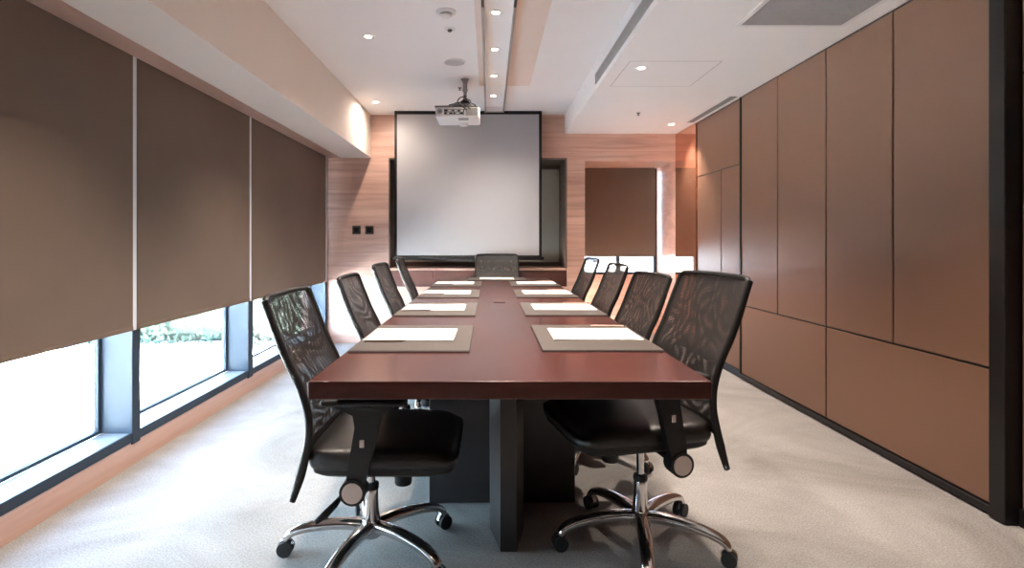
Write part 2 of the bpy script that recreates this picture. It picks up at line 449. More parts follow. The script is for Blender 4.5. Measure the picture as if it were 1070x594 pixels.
# projection screen
YS = 5.99
s = empty('projection_screen', (-.22, YS, .93)); tag(s, 'large pulled-down white projection screen with black border in front of the niche', 'projection screen')
bm = bmesh.new(); box(bm, -.758, .752, -.001, .001, .035, 1.535); new_obj('screen_cloth', bm, M['screen'], s)
bm = bmesh.new(); box(bm, -.783, -.756, -.0016, .0016, .02, 1.57); box(bm, .750, .779, -.0016, .0016, .02, 1.57)
box(bm, -.783, .779, -.0017, .0017, 1.533, 1.57); box(bm, -.783, .779, -.0017, .0017, .018, .037); new_obj('black_border', bm, M['black'], s)
bm = bmesh.new(); box(bm, -.800, .800, -.012, .012, -.012, .020, .006, 3); new_obj('bottom_bar', bm, M['black'], s)

# ------------------------------------------------------------------ right side panelling
def panelling(name, label, xf, y0, y1, z0, z1, cells, cat='wall panelling'):
    """face at x = xf towards the room; cells (ya, yb, za, zb)."""
    t = empty(name, (xf, (y0 + y1) / 2, 0)); tag(t, label, cat)
    def P(n, bs, m, bev=0):
        bm = bmesh.new()
        for b in bs: box(bm, *b, bev, 1) if bev else box(bm, *b)
        bmesh.ops.translate(bm, vec=-t.location, verts=bm.verts)
        return new_obj(n, bm, m, t)
    P('backing_frame', [(xf + .006, min(xf + .06, 2.119), y0, y1, z0, z1)], M['black'])
    for (a, b, c, d) in cells:
        P('panel', [(xf, xf + .03, a + .006, b - .006, c + .0055, d - .0055)], M['panel'], .002)
    return t, P
g0, g1, g2, g3, g4 = 2.287, 2.854, 3.422, 3.997, 4.573
t, P = panelling('partition', 'long brown partition of tall panels over wide low panels along the right wall', 2.042, g0, g4, .015, ZD,
    [(g0, g1, .60, 2.285), (g1, g2, .60, 2.285), (g2, g3, .60, 2.285), (g3, g4, .60, 2.285), (g0, g2, .045, .60), (g2, g4, .045, .60)], 'partition')
P('bottom_rail', [(2.030, 2.07, g0, g4, .012, .045)], M['black'], .002)
P('end_post', [(2.022, 2.115, 2.215, g0, .005, 2.288)], M['black'], .003)
P('end_post', [(2.034, 2.07, g4, g4 + .018, .012, 2.288)], M['black'], .002)
t, P = panelling('wall_panelling', 'far right panelling with one square top panel over two narrow tall panels', 2.052, 4.595, 5.572, .0, ZD,
    [(4.595, 5.572, 1.75, 2.285), (4.595, 4.99, .06, 1.75), (4.99, 5.572, .06, 1.75)])
P('bottom_rail', [(2.048, 2.07, 4.595, 5.572, .0, .06)], M['frame'])
t, P = panelling('wall_panelling', 'sliver of brown panelling at the right frame edge beyond the black post', 2.085, YF, 2.213, .0, ZD,
    [(.2, 2.213, .07, 1.777), (.2, 2.213, 1.777, 2.285), (YF, .2, .07, 1.777), (YF, .2, 1.777, 2.285)])
P('bottom_rail', [(2.078, 2.10, YF, 2.213, .0, .07)], M['black'])
bm = bmesh.new(); box(bm, 2.038, 2.058, 5.574, 6.176, .06, 2.288, .001, 1)
o = new_obj('mirror_panel', bm, M['mirror']); tag(o, 'narrow bronze tinted mirror strip between the alcove window and the brown panelling', 'mirror')

# ------------------------------------------------------------------ ceiling fittings
# thin strip under the main ceiling, its peach colour paints warm uplight spill
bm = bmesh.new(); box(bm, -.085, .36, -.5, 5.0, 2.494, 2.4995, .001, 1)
o = new_obj('ceiling_glow_strip', bm, M['peach']); tag(o, 'thin strip painted as warm light on the ceiling, running behind the linear spotlight channel', 'painted ceiling glow')

# hanging channel with recessed spots
ch = empty('linear_spotlight', (.055, 0, 2.44)); tag(ch, 'long white ceiling channel with a row of small spotlights above the table', 'ceiling light')
bm = bmesh.new()
y0, y1 = -.9, 5.78
box(bm, -.095, .095, y0, y1, .048, .054); box(bm, -.095, -.087, y0, y1, 0.002, .048); box(bm, .087, .095, y0, y1, 0.002, .048)
box(bm, -.087, .087, y1 - .01, y1, .002, .048); box(bm, -.087, .087, y0, y0 + .01, .002, .048)
new_obj('channel_housing', bm, M['ceiling'], ch)
for nm, a, b, m in (('channel_lip', 3.18, y1, M['alu']), ('channel_lip', y0, 3.18, M['black'])):
    bm = bmesh.new(); box(bm, -.099, -.083, a, b, -.004, .004); box(bm, .083, .099, a, b, -.004, .004)
    if b == y1: box(bm, -.083, .083, b - .014, b, -.004, .004)
    new_obj(nm, bm, m, ch)
spots_y = [3.37 + .645 * k for k in range(-6, 4)]  # row carried on past the frame; those unseen spots are added for light
first = None
for y in spots_y:
    if first is None:
        bm = bmesh.new()
        lathe(bm, [(.034, .0), (.034, -.004), (.026, -.006), (.022, -.001), (.022, 0)], n=28)
        a = new_obj('spot_ring', bm, M['lamp_reflector'], ch, smooth='auto'); a.location = (-.015, y, .048)
        bm = bmesh.new(); cyl(bm, 0, 0, -.0042, -.0005, .0235, n=24)
        b = new_obj('lamp_lens', bm, M['spot'], a)
        first = (a, b)
    else:
        a = first[0].copy(); a.location = (-.015, y, .048); COL.objects.link(a)
        b = first[1].copy(); b.parent = a; COL.objects.link(b)

def spot(loc, power, size=120, blend=.6, rad=.03, col=(1, .84, .72)):
    l = bpy.data.lights.new('spot_lamp', 'SPOT'); l.energy = power; l.spot_size = R(size); l.spot_blend = blend
    l.shadow_soft_size = rad; l.color = col
    o = bpy.data.objects.new('spot_lamp', l); COL.objects.link(o); o.location = loc
    return o
K = 1.5
for y in spots_y:
    spot((.04, y, 2.478), (25 if y > 1 else 6) * K, 128, 1.0, .06)

# recessed downlights
dl = None
def downlight(x, y, z, label, power, size=100):
    global dl
    if dl is None:
        t = empty('downlight', (x, y, z))
        bm = bmesh.new(); lathe(bm, [(.047, 0), (.047, -.003), (.041, -.006), (.033, -.004), (.031, -.001), (.031, 0)], n=32)
        a = new_obj('trim_ring', bm, M['white_plastic'], t, smooth='auto')
        bm = bmesh.new(); lathe(bm, [(.0305, -.0005), (.0305, -.003), (.027, -.0035), (.024, -.002), (.024, -.0005)], n=28)
        c = new_obj('reflector', bm, M['lamp_reflector'], t, smooth='auto')
        bm = bmesh.new(); cyl(bm, 0, 0, -.003, -.0005, .0235, n=24)
        b = new_obj('lamp_lens', bm, M['spot'], t)
        dl = t
    else:
        t = dl.copy(); COL.objects.link(t); t.location = (x, y, z)
        for c in list(dl.children):
            d = c.copy(); COL.objects.link(d); d.parent = t
    tag(t, label, 'ceiling light', 'round recessed downlights')
    spot((x, y, z - .012), power * 1.5 * K, size, .8, .022)
downlight(-1.123, 5.60, ZC, 'round recessed downlight in the far left ceiling corner by the beam end', 5.5, 178)
downlight(-.813, 3.806, ZC, 'round recessed downlight in the main ceiling left of the smoke detector', 22)
downlight(1.03, 3.82, ZD, 'round recessed downlight in the lowered ceiling beside the wall slot grille', 22)
downlight(1.836, 5.67, ZD, 'round recessed downlight in the lowered ceiling near the alcove and mirror strip', 20)
downlight(-.813, 2.0, ZC, 'unseen recessed downlight added in the left main ceiling nearly overhead, outside the frame', 24)  # this and the next three are unseen, added to brighten the room
downlight(1.03, 2.0, ZD, 'unseen recessed downlight added in the right lowered ceiling nearly overhead, outside the frame', 24)
downlight(-.813, .1, ZC, 'unseen recessed downlight added in the left main ceiling behind the camera', 5)
downlight(1.03, .1, ZD, 'unseen recessed downlight added in the right lowered ceiling behind the camera', 5)

# smoke detector, sensor, speaker, sprinklers
t = empty('smoke_detector', (-.259, 3.39, ZC - .001)); tag(t, 'white round smoke detector on the ceiling, the largest dome nearest the camera', 'smoke detector')
bm = bmesh.new(); lathe(bm, [(.060, 0), (.060, -.008), (.055, -.012), (.030, -.014), (.03, 0)], n=32); new_obj('base_ring', bm, M['white_plastic'], t, smooth='auto')
bm = bmesh.new(); lathe(bm, [(.034, -.013), (.036, -.022), (.028, -.034), (.012, -.038), (.001, -.0385)], n=32); new_obj('sensor_dome', bm, M['white_plastic'], t, smooth='auto')
bm = bmesh.new(); lathe(bm, [(.0365, -.019), (.0365, -.0225), (.035, -.0225), (.035, -.019)], n=32); new_obj('slot_ring', bm, M['proj_d'], t, smooth='auto')
t = empty('ceiling_sensor', (-.255, 3.67, ZC - .001)); tag(t, 'tiny white ceiling sensor with a dark eye just behind the smoke detector', 'sensor')
bm = bmesh.new(); lathe(bm, [(.036, 0), (.036, -.003), (.03, -.006), (.016, -.006), (.016, 0)], n=28); new_obj('base_ring', bm, M['white_plastic'], t, smooth='auto')
bm = bmesh.new(); lathe(bm, [(.015, -.005), (.015, -.014), (.008, -.02), (.001, -.021)], n=20); new_obj('sensor_eye', bm, M['proj_d'], t, smooth='auto')
t = empty('ceiling_speaker', (-.266, 4.354, ZC - .001)); tag(t, 'flat round perforated loudspeaker in the ceiling in front of the projector', 'loudspeaker')
bm = bmesh.new(); lathe(bm, [(.088, 0), (.088, -.005), (.08, -.007), (.077, -.004), (.077, 0)], n=36); new_obj('rim', bm, M['white_plastic'], t, smooth='auto')
bm = bmesh.new(); cyl(bm, 0, 0, -.005, -.001, .077, n=36); new_obj('speaker_grille', bm, mat('grey_speaker_mesh', (.50, .49, .48), .6, var=.2, vscale=300), t)
for x, y, z, lab in ((1.366, 5.17, ZD, 'small dark sprinkler head in the lowered ceiling before the alcove'), (-.263, 5.08, ZC, 'small dark sprinkler head in the main ceiling beside the projector pole')):
    t = empty('ceiling_sprinkler', (x, y, z)); tag(t, lab, 'sprinkler', 'ceiling sprinkler heads')
    bm = bmesh.new(); lathe(bm, [(.020, 0), (.020, -.003), (.012, -.004), (.012, 0)], n=20); new_obj('escutcheon', bm, M['metal_g'], t)
    bm = bmesh.new(); lathe(bm, [(.006, -.002), (.006, -.02), (.012, -.021), (.012, -.023), (.001, -.023)], n=16); new_obj('nozzle', bm, M['proj_d'], t)

# slot grille in the step face
t = empty('slot_grille', (.827, 3.2, 2.372)); tag(t, 'long narrow grey slot grille in the vertical step of the ceiling', 'air vent')
bm = bmesh.new()
a, b = -1.1, 1.17
box(bm, -.006, 0, a, b, -.040, -.035); box(bm, -.006, 0, a, b, .035, .040); box(bm, -.006, 0, a, a + .008, -.035, .035); box(bm, -.006, 0, b - .008, b, -.035, .035)
new_obj('grille_frame', bm, M['grille_b'], t)
bm = bmesh.new(); box(bm, -.001, 0, a + .008, b - .008, -.035, .035); new_obj('backing', bm, M['grille_d'], t)
bm = bmesh.new()
for k in range(6): box(bm, -.006, -.001, a + .008, b - .008, -.030 + k * .0115, -.0255 + k * .0115)
new_obj('slat', bm, M['grille_b'], t)
# square return air grille
t = empty('air_grille', (1.63, 2.69, ZD)); tag(t, 'large square return air grille in the lowered ceiling at the top right', 'air vent')
bm = bmesh.new(); hx, hy = .298, .386
for q in ((-hx, hx, hy - .028, hy), (-hx, hx, -hy, -hy + .028), (-hx, -hx + .028, -hy, hy), (hx - .028, hx, -hy, hy)): box(bm, *q, -.008, 0, .002, 1)
new_obj('grille_frame', bm, M['white_plastic'], t)
bm = bmesh.new(); box(bm, -hx + .028, hx - .028, -hy + .028, hy - .028, -.0012, -.0002); new_obj('backing', bm, M['grille_d'], t)
bm = bmesh.new()
n = 38
for k in range(n):
    x = -hx + .03 + (2 * hx - .06) * k / (n - 1); box(bm, x - .0032, x + .0032, -hy + .028, hy - .028, -.007, -.0015)
for k in range(46):
    y = -hy + .03 + (2 * hy - .06) * k / 45; box(bm, -hx + .028, hx - .028, y - .0032, y + .0032, -.0065, -.002)
new_obj('grille_core', bm, M['grille_b'], t)
# slot diffuser beside the far panelling
t = empty('slot_diffuser', (1.985, 5.08, ZD)); tag(t, 'thin dark ceiling slot along the top of the far right panelling', 'air vent')
bm = bmesh.new(); box(bm, -.03, -.02, -.5, .5, -.004, 0); box(bm, .02, .03, -.5, .5, -.004, 0); box(bm, -.003, .003, -.5, .5, -.004, 0); new_obj('grille_frame', bm, M['grille_b'], t)
bm = bmesh.new(); box(bm, -.02, .02, -.5, .5, -.001, 0); new_obj('backing', bm, M['black'], t)
# ceiling access hatch outline
t = empty('access_hatch', (1.22, 3.98, ZD)); tag(t, 'flush white access hatch with a hairline joint in the lowered ceiling', 'access hatch')
bm = bmesh.new()
for q in ((-.3, .3, -.302, -.298), (-.3, .3, .298, .302), (-.302, -.298, -.3, .3), (.298, .302, -.3, .3)): box(bm, *q, -.0008, 0)
new_obj('joint_line', bm, M['grille_b'], t)
bm = bmesh.new(); 
for q in ((-.297, .297, -.297, .297),): box(bm, *q, -.0008, 0)
new_obj('hatch_door', bm, M['ceiling'], t)

# ------------------------------------------------------------------ projector and mount
mt = empty('projector_mount', (-.204, 4.816, ZC)); tag(mt, 'grey telescopic pole and spider bracket holding the projector under the ceiling', 'projector mount')
bm = bmesh.new(); lathe(bm, [(.035, 0), (.035, -.006), (.028, -.010), (.022, -.030), (.001, -.030)], n=24); new_obj('ceiling_plate', bm, M['metal_g'], mt, smooth='auto')
bm = bmesh.new(); cyl(bm, 0, 0, -.10, -.02, .019, n=20); cyl(bm, 0, 0, -.18, -.09, .0145, n=20); cyl(bm, 0, 0, -.105, -.085, .023, n=20); cyl(bm, 0, 0, -.19, -.165, .02, n=20)
new_obj('pole', bm, M['metal_g'], mt, smooth='auto')
bm = bmesh.new(); box(bm, -.035, .035, -.03, .03, -.206, -.188, .004, 2)
for dx, dy in ((-.13, -.05), (.09, -.05), (-.13, .2), (.09, .2)):
    sweep(bm, [(0, 0, -.196), (dx * .5, dy * .5, -.205), (dx, dy, -.232), (dx, dy, -.247)], (.011, .005), n=8, up=(-dy, dx, 0))
new_obj('bracket_arm', bm, M['black'], mt, smooth='auto')
bm = bmesh.new()
box(bm, -.105, .055, -.075, .06, -.232, -.224, .003, 1)
new_obj('bracket_plate', bm, M['metal_g'], mt)
for pts in ([(0.01, -.02, -.15), (-.04, -.05, -.17), (-.06, -.075, -.21), (-.03, -.11, -.25), (0.02, -.112, -.29)], [(0.0, -.02, -.17), (.04, -.05, -.19), (.05, -.10, -.22), (.01, -.11, -.26), (-.01, -.112, -.30)], [(0, -.02, -.18), (-.02, -.07, -.20), (.0, -.11, -.24), (.05, -.112, -.28)]):
    bm = bmesh.new(); sweep(bm, catmull(pts, 6), (.0045, .0045), n=8, up=(1, 0, 0)); new_obj('cable', bm, M['cable'], mt, smooth=True)

pj = empty('projector', (-.264, 4.72, 2.155)); tag(pj, 'white ceiling-hung projector seen from its connector side, in front of the screen', 'projector')
bm = bmesh.new(); vs = box(bm, -.184, .184, 0, .345, 0, .088, .012, 3)
new_obj('body', bm, M['proj'], pj, smooth='auto')
bm = bmesh.new(); box(bm, -.190, .178, -.004, .335, .0875, .0965, .004, 2); new_obj('top_cover', bm, M['proj_d'], pj)
bm = bmesh.new(); box(bm, -.112, .058, -.0025, .002, .020, .070, .001, 1); pp = new_obj('port_panel', bm, M['proj_m'], pj)
random.seed(3)
for k, (x, z, ww, hh, mm) in enumerate([(-.098, .055, .024, .010, 'black'), (-.066, .055, .024, .010, 'proj'), (-.036, .056, .012, .012, 'black'), (-.014, .055, .018, .012, 'proj'), (.012, .054, .014, .014, 'black'), (.038, .054, .02, .014, 'proj'), (-.100, .034, .014, .012, 'black'), (-.078, .034, .012, .012, 'proj'), (-.055, .033, .02, .009, 'black'), (-.026, .034, .012, .012, 'black'), (.0, .034, .022, .010, 'proj'), (.036, .034, .026, .012, 'black')]):
    bm = bmesh.new(); box(bm, x - ww / 2, x + ww / 2, -.0045, -.002, z - hh / 2, z + hh / 2, .0008, 1); new_obj('port', bm, M[mm], pp)
bm = bmesh.new()
for k in range(9): box(bm, .068, .174, -.0022, .002, .017 + k * .0068, .0205 + k * .0068)
new_obj('vent_slot', bm, M['proj_d'], pj)
bm = bmesh.new(); lathe(bm, [(.019, 0), (.019, .002), (.014, .003), (.014, 0)], n=24); bmesh.ops.rotate(bm, cent=(0, 0, 0), matrix=Matrix.Rotation(PI / 2, 3, 'X'), verts=bm.verts); bmesh.ops.translate(bm, vec=(-.147, 0, .050), verts=bm.verts)
cyl(bm, -.147, .050, -.0025, 0, .008, n=16, axis='Y'); new_obj('speaker_port', bm, M['proj_m'], pj)
bm = bmesh.new(); box(bm, .005, .09, .03, .10, -.006, .004, .003, 2); new_obj('lamp_hatch', bm, M['proj_m'], pj)
bm = bmesh.new(); cyl(bm, .04, .25, -.022, .004, .035, .045, n=24); new_obj('lens_bulge', bm, M['proj'], pj, smooth='auto')
bm = bmesh.new(); cyl(bm, .04, .045, .338, .375, .036, n=28, axis='Y'); new_obj('lens', bm, M['black'], pj, smooth='auto')

# ------------------------------------------------------------------ table
TX0, TX1, TY0, TY1, TZ = -.477, .587, 1.486, 5.68, .75
tb = empty('conference_table', (.055, 3.58, 0)); tag(tb, 'long reddish mahogany conference table on dark panel legs in the middle of the room', 'table')
def tp(n, q, m, bev=.0025):
    bm = bmesh.new(); box(bm, *q, bev, 2); bmesh.ops.translate(bm, vec=-tb.location, verts=bm.verts); return new_obj(n, bm, m, tb)
tp('tabletop', (TX0, TX1, TY0, TY1, .702, TZ), M['mahog'])
bm = bmesh.new()
plan = [(.041, 2.03), (.098, 2.03), (.135, 2.195), (.135, 5.20), (.004, 5.20), (.004, 2.195)]
lo = [bm.verts.new((x, y, .002)) for x, y in plan]; hi = [bm.verts.new((x, y, .702)) for x, y in plan]
bm.faces.new(lo); bm.faces.new(hi)
for i in range(6): bm.faces.new((lo[i], lo[(i + 1) % 6], hi[(i + 1) % 6], hi[i]))
bmesh.ops.translate(bm, vec=-tb.location, verts=bm.verts)
new_obj('centre_panel', bm, M['leg'], tb)
tp('cross_panel', (-.255, .003, 2.41, 2.47, .002, .702), M['leg'])
tp('cross_panel', (.136, .367, 2.41, 2.47, .002, .702), M['leg'])
tp('cross_panel', (-.255, .003, 5.14, 5.20, .002, .702), M['leg'])
tp('cross_panel', (.136, .367, 5.14, 5.20, .002, .702), M['leg'])
bm = bmesh.new(); box(bm, -.036, .036, -.03, .03, 0, .0025, .001, 1); 
cf = new_obj('cable_flap', bm, M['mahog_d'], tb, loc=Vector((.062, 3.41, .7502)) - tb.location)
bm = bmesh.new(); box(bm, -.036, .036, -.0325, -.0295, 0, .003); new_obj('flap_slot', bm, M['black'], cf)

# desk mats, sheets, pencils
def dup(root, loc, rz=0):
    r = root.copy(); COL.objects.link(r); r.location = loc; r.rotation_euler = (0, 0, rz)
    for c in list(root.children):
        d = c.copy(); COL.objects.link(d); d.parent = r
        for g in list(c.children):
            h = g.copy(); COL.objects.link(h); h.parent = d
    return r
mat0 = empty('desk_mat', (0, 0, 0))
bm = bmesh.new(); box(bm, -.2025, .2025, -.2815, .2815, 0, .004, .001, 1); new_obj('mat_base', bm, M['pad_edge'], mat0)
bm = bmesh.new(); box(bm, -.2015, .2015, -.2800, .2800, .004, .0065, .0015, 2); new_obj('leather_top', bm, M['pad'], mat0)
def make_sheet():
    bm = bmesh.new()
    n = 8
    for k in range(6):   # small stack of sheets, slightly fanned
        a = random.uniform(-.006, .006); dx = random.uniform(-.001, .001)
        vs = box(bm, -.163, .163, -.131, .131, k * .0006, k * .0006 + .0005)
        bmesh.ops.rotate(bm, cent=(0, 0, 0), matrix=Matrix.Rotation(a, 3, 'Z'), verts=vs)
        bmesh.ops.translate(bm, vec=(dx, 0, 0), verts=vs)
    return new_obj('notepad', bm, M['paper'])
def make_pencil(m):
    t = empty('pencil', (0, 0, 0))
    bm = bmesh.new(); cyl(bm, 0, 0, -.075, .062, .0038, n=6, axis='X'); new_obj('pencil_body', bm, m, t)
    bm = bmesh.new(); cyl(bm, 0, 0, .062, .076, .0038, .0006, n=6, axis='X'); new_obj('pencil_tip', bm, M['graphite'], t)
    return t
sheet0 = make_sheet(); pen_l = make_pencil(M['pencil_d']); pen_r = make_pencil(M['pencil'])
used = {'mat': False, 'sheet': False, 'pl': False, 'pr': False}
def put(kind, first, loc, rz, label, cat, group):
    if not used[kind]:
        used[kind] = True; o = first; o.location = loc; o.rotation_euler = (0, 0, rz)
    else: o = dup(first, loc, rz)
    tag(o, label, cat, group); return o
ordn = ['nearest the camera', 'second from the camera', 'third from the camera', 'farthest along the side']
zt = TZ + .0003
for side in ('left', 'right'):
    cx = -.268 if side == 'left' else .382
    for k in range(4):
        cy = 1.871 + .893 * k + .2815 + (0.012 if side == 'right' else 0)
        rz = random.uniform(-.006, .006)
        put('mat', mat0, (cx, cy, zt), rz, 'taupe leather desk mat on the %s side of the table, %s' % (side, ordn[k]), 'desk mat', 'desk mats along the table')
        sx = -.293 if side == 'left' else .403
        put('sheet', sheet0, (sx, cy + .031, zt + .0068), random.uniform(-.012, .012), 'white notepad on the %s row of desk mats, %s' % (side, ordn[k]), 'notepad', 'notepads on the desk mats')
        if side == 'left':
            put('pl', pen_l, (-.375, cy - .123, zt + .0108), random.uniform(-.03, .03), 'dark pencil lying before the notepad on the left row, %s' % ordn[k], 'pencil', 'pencils on the desk mats')
        else:
            put('pr', pen_r, (.505, cy + .222, zt + .0108), R(-4) + random.uniform(-.03, .03), 'pale pencil lying behind the notepad on the right row, %s' % ordn[k], 'pencil', 'pencils on the desk mats')
put('mat', mat0, (.075, 5.455, zt), R(90), 'taupe leather desk mat at the far head of the table by the single chair', 'desk mat', 'desk mats along the table')
put('sheet', sheet0, (.075, 5.445, zt + .0068), 0, 'white notepad at the far head of the table before the single chair', 'notepad', 'notepads on the desk mats')

# ------------------------------------------------------------------ chair
def chair_proto():
    root = empty('office_chair', (0, 0, 0))
    up, low = [], []
    def U(o): up.append(o); return o
    # profile of the side rails (local +x is the front)
    prof = catmull([(-.297, .928), (-.262, .835), (-.224, .740), (-.183, .655), (-.158, .575), (-.154, .50), (-.166, .43), (-.184, .36), (-.206, .29)], 6)
    # side rails
    for s in (-1, 1):
        bm = bmesh.new()
        n = len(prof)
        pts = [(p[0], s * (.222 - .006 * max(0, (p[1] - .8) / .13)), p[1]) for p in prof]
        sizes = []
        for i in range(n):
            z = prof[i][1]
            w_ = .0125 if z > .5 else .0125 + (.5 - z) * .02
            if z < .38: w_ = .016 - (.38 - z) * .07
            sizes.append((.0085, max(.006, w_)))
        sweep(bm, pts, sizes, n=12, up=(0, 1, 0), power=2.6)
        U(new_obj('side_rail', bm, M['plastic'], root, smooth='auto'))
    # top rail with rounded corners
    bm = bmesh.new()
    pts = [(-.288, -.216, .908), (-.2945, -.213, .925), (-.2985, -.202, .934)] + [(-.299 - .006 * (1 - (y / .2) ** 2), y, .936 + .003 * (1 - (y / .2) ** 2)) for y in [-.18 + .036 * i for i in range(11)]] + [(-.2985, .202, .934), (-.2945, .213, .925), (-.288, .216, .908)]
    sweep(bm, pts, (.011, .009), n=10, up=(1, 0, .2))
    U(new_obj('top_rail', bm, M['plastic'], root, smooth='auto'))
    # mesh: two layers
    def layer(off, m, bow):
        bm = bmesh.new(); uvl = bm.loops.layers.uv.new('UVMap')
        nu, nv = 16, 30
        pr = [p for p in prof if p[1] > .425]
        # resample by index
        grid = []
        for j in range(nv + 1):
            f = j / nv * (len(pr) - 1); i = min(int(f), len(pr) - 2); q = f - i
            x = pr[i][0] * (1 - q) + pr[i + 1][0] * q; z = pr[i][1] * (1 - q) + pr[i + 1][1] * q
            row = []
            for k in range(nu + 1):
                y = -.215 + .43 * k / nu
                b = bow * (1 - (y / .215) ** 2) * (1 if z > .55 else max(.2, (z - .42) / .13))
                row.append((bm.verts.new((x - b + off, y, z)), y, z))
            grid.append(row)
        for j in range(nv):
            for k in range(nu):
                q = [grid[j][k], grid[j][k + 1], grid[j + 1][k + 1], grid[j + 1][k]]
                f = bm.faces.new([a[0] for a in q])
                for lp, a in zip(f.loops, q):
                    lp[uvl].uv = (a[1], a[2])
        return bm
    bp = U(new_obj('mesh_back', layer(.004, M['mesh_a'], .020), M['mesh_a'], root, smooth=True))
    b2 = new_obj('rear_mesh', layer(-.006, M['mesh_b'], .030), M['mesh_b'], bp, smooth=True)
    # lower cross bar
    bm = bmesh.new(); sweep(bm, [(-.166, -.22, .43), (-.180, -.12, .425), (-.186, 0, .423), (-.180, .12, .425), (-.166, .22, .43)], (.022, .008), n=10, up=(0, 0, 1), power=3)
    U(new_obj('lumbar_bar', bm, M['plastic'], root, smooth='auto'))
    # seat cushion: superellipse plan, domed, waterfall front
    bm = bmesh.new()
    nu, nv = 40, 10
    def outline(a, grow=1.0):
        c, s_ = math.cos(a), math.sin(a)
        e = .26
        return Vector((.076 + .246 * grow * math.copysign(abs(c) ** e, c), .236 * grow * math.copysign(abs(s_) ** e, s_)))
    rings = []
    rows = [(.93, .388), (.985, .392), (1.0, .405), (1.0, .425), (.985, .440), (.95, .450), (.86, .457), (.6, .462), (.3, .463)]
    for g, z in rows:
        ring = []
        for i in range(nu):
            p = outline(2 * PI * (i + .5) / nu, g)
            zz = z - (.028 * max(0, (p.x - .20) / .12) ** 2 if z > .43 else 0)
            ring.append(bm.verts.new((p.x, p.y, zz)))
        rings.append(ring)
    for a, b in zip(rings, rings[1:]):
        for i in range(nu): bm.faces.new((a[i], a[(i + 1) % nu], b[(i + 1) % nu], b[i]))
    bm.faces.new(rings[0]); bm.faces.new(rings[-1])
    U(new_obj('seat', bm, M['leather'], root, smooth=True))
    bm = bmesh.new()
    rings = []
    for g, z in [(.80, .362), (.90, .364), (.955, .374), (.965, .390)]:
        rings.append([bm.verts.new((*outline(2 * PI * (i + .5) / nu, g), z)) for i in range(nu)])
    for a, b in zip(rings, rings[1:]):
        for i in range(nu): bm.faces.new((a[i], a[(i + 1) % nu], b[(i + 1) % nu], b[i]))
    bm.faces.new(rings[0]); bm.faces.new(rings[-1])
    U(new_obj('seat_shell', bm, M['plastic'], root, smooth='auto'))
    # mechanism and controls
    bm = bmesh.new(); box(bm, -.11, .10, -.075, .075, .322, .363, .012, 3); box(bm, -.17, -.10, -.05, .05, .335, .40, .01, 2)
    mech = U(new_obj('tilt_mechanism', bm, M['plastic'], root, smooth='auto'))
    bm = bmesh.new(); lathe(bm, [(.02, .33), (.024, .30), (.031, .292), (.031, .262), (.028, .256), (.001, .255)], cx=.115, cy=-.01, n=20)
    U(new_obj('tension_knob', bm, M['plastic'], root, smooth='auto'))
    bm = bmesh.new(); sweep(bm, [(-.03, -.06, .335), (-.05, -.13, .30), (-.07, -.18, .275)], (.004, .004), n=8, up=(0, 0, 1))
    lv = U(new_obj('lever', bm, M['chrome'], root, smooth=True))
    bm = bmesh.new(); sweep(bm, [(-.066, -.17, .28), (-.078, -.195, .267), (-.10, -.225, .250), (-.125, -.25, .236)], [(.008, .007), (.012, .010), (.014, .011), (.008, .007)], n=10, up=(0, 0, 1))
    new_obj('lever_grip', bm, M['plastic'], lv, smooth=True)
    # armrests
    for s in (-1, 1):
        y = s * .268
        bm = bmesh.new()
        pr = [(-.026, .335), (.000, .312), (.026, .335), (.050, .42), (.068, .50), (.082, .575), (.10, .598), (.13, .606), (.13, .618), (-.075, .618), (-.075, .608), (-.03, .602), (.006, .585), (.006, .545), (-.006, .47), (-.018, .40)]
        prism_xz(bm, pr, y - .016, y + .016, .006)
        am = U(new_obj('armrest', bm, M['plastic'], root, smooth='auto'))
        bm = bmesh.new(); box(bm, -.095, .165, y - .036, y + .036, .612, .634, .010, 4)
        new_obj('arm_pad', bm, M['plastic'], am, smooth='auto')
        bm = bmesh.new(); a, b = sorted((y - s * .03, y + s * .021)); cyl(bm, 0, .345, a, b, .040, n=32, axis='Y')
        new_obj('pivot_housing', bm, M['plastic'], am, smooth='auto')
        bm = bmesh.new(); a, b = sorted((y + s * .0205, y + s * .0235)); cyl(bm, 0, .345, a, b, .0315, n=32, axis='Y')
        d = new_obj('pivot_disc', bm, M['chrome_b'], am, smooth='auto'); d['label'] = 'pale metal disc'
        bm = bmesh.new(); a, b = sorted((y + s * .0155, y + s * .0185)); box(bm, .022, .036, a, b, .484, .508, .001, 1)
        d = new_obj('height_button', bm, M['chrome_b'], am)
        bm = bmesh.new(); a, b = sorted((y - s * .05, y - s * .24)); box(bm, -.022, .022, a, b, .338, .358, .004, 1)
        new_obj('arm_bar', bm, M['plastic'], am)
    # gas lift
    bm = bmesh.new(); cyl(bm, 0, 0, .14, .33, .0135, n=24); U(new_obj('gas_piston', bm, M['chrome'], root, smooth='auto'))
    bm = bmesh.new(); lathe(bm, [(.030, .085), (.031, .12), (.026, .155), (.0235, .20), (.0235, .245), (.021, .250), (.001, .250)], n=28)
    col = new_obj('gas_column', bm, M['chrome'], root, smooth='auto'); low.append(col)
    bm = bmesh.new(); lathe(bm, [(.0255, .236), (.0265, .246), (.0245, .256), (.015, .258), (.001, .258)], n=24)
    new_obj('collar', bm, M['plastic'], col, smooth='auto')
    bm = bmesh.new(); lathe(bm, [(.020, .060), (.036, .070), (.040, .090), (.037, .118), (.030, .128), (.001, .128)], n=28)
    low.append(new_obj('base_hub', bm, M['chrome'], root, smooth='auto'))
    # five legs; mesh points along +x, rotated per copy
    bm = bmesh.new()
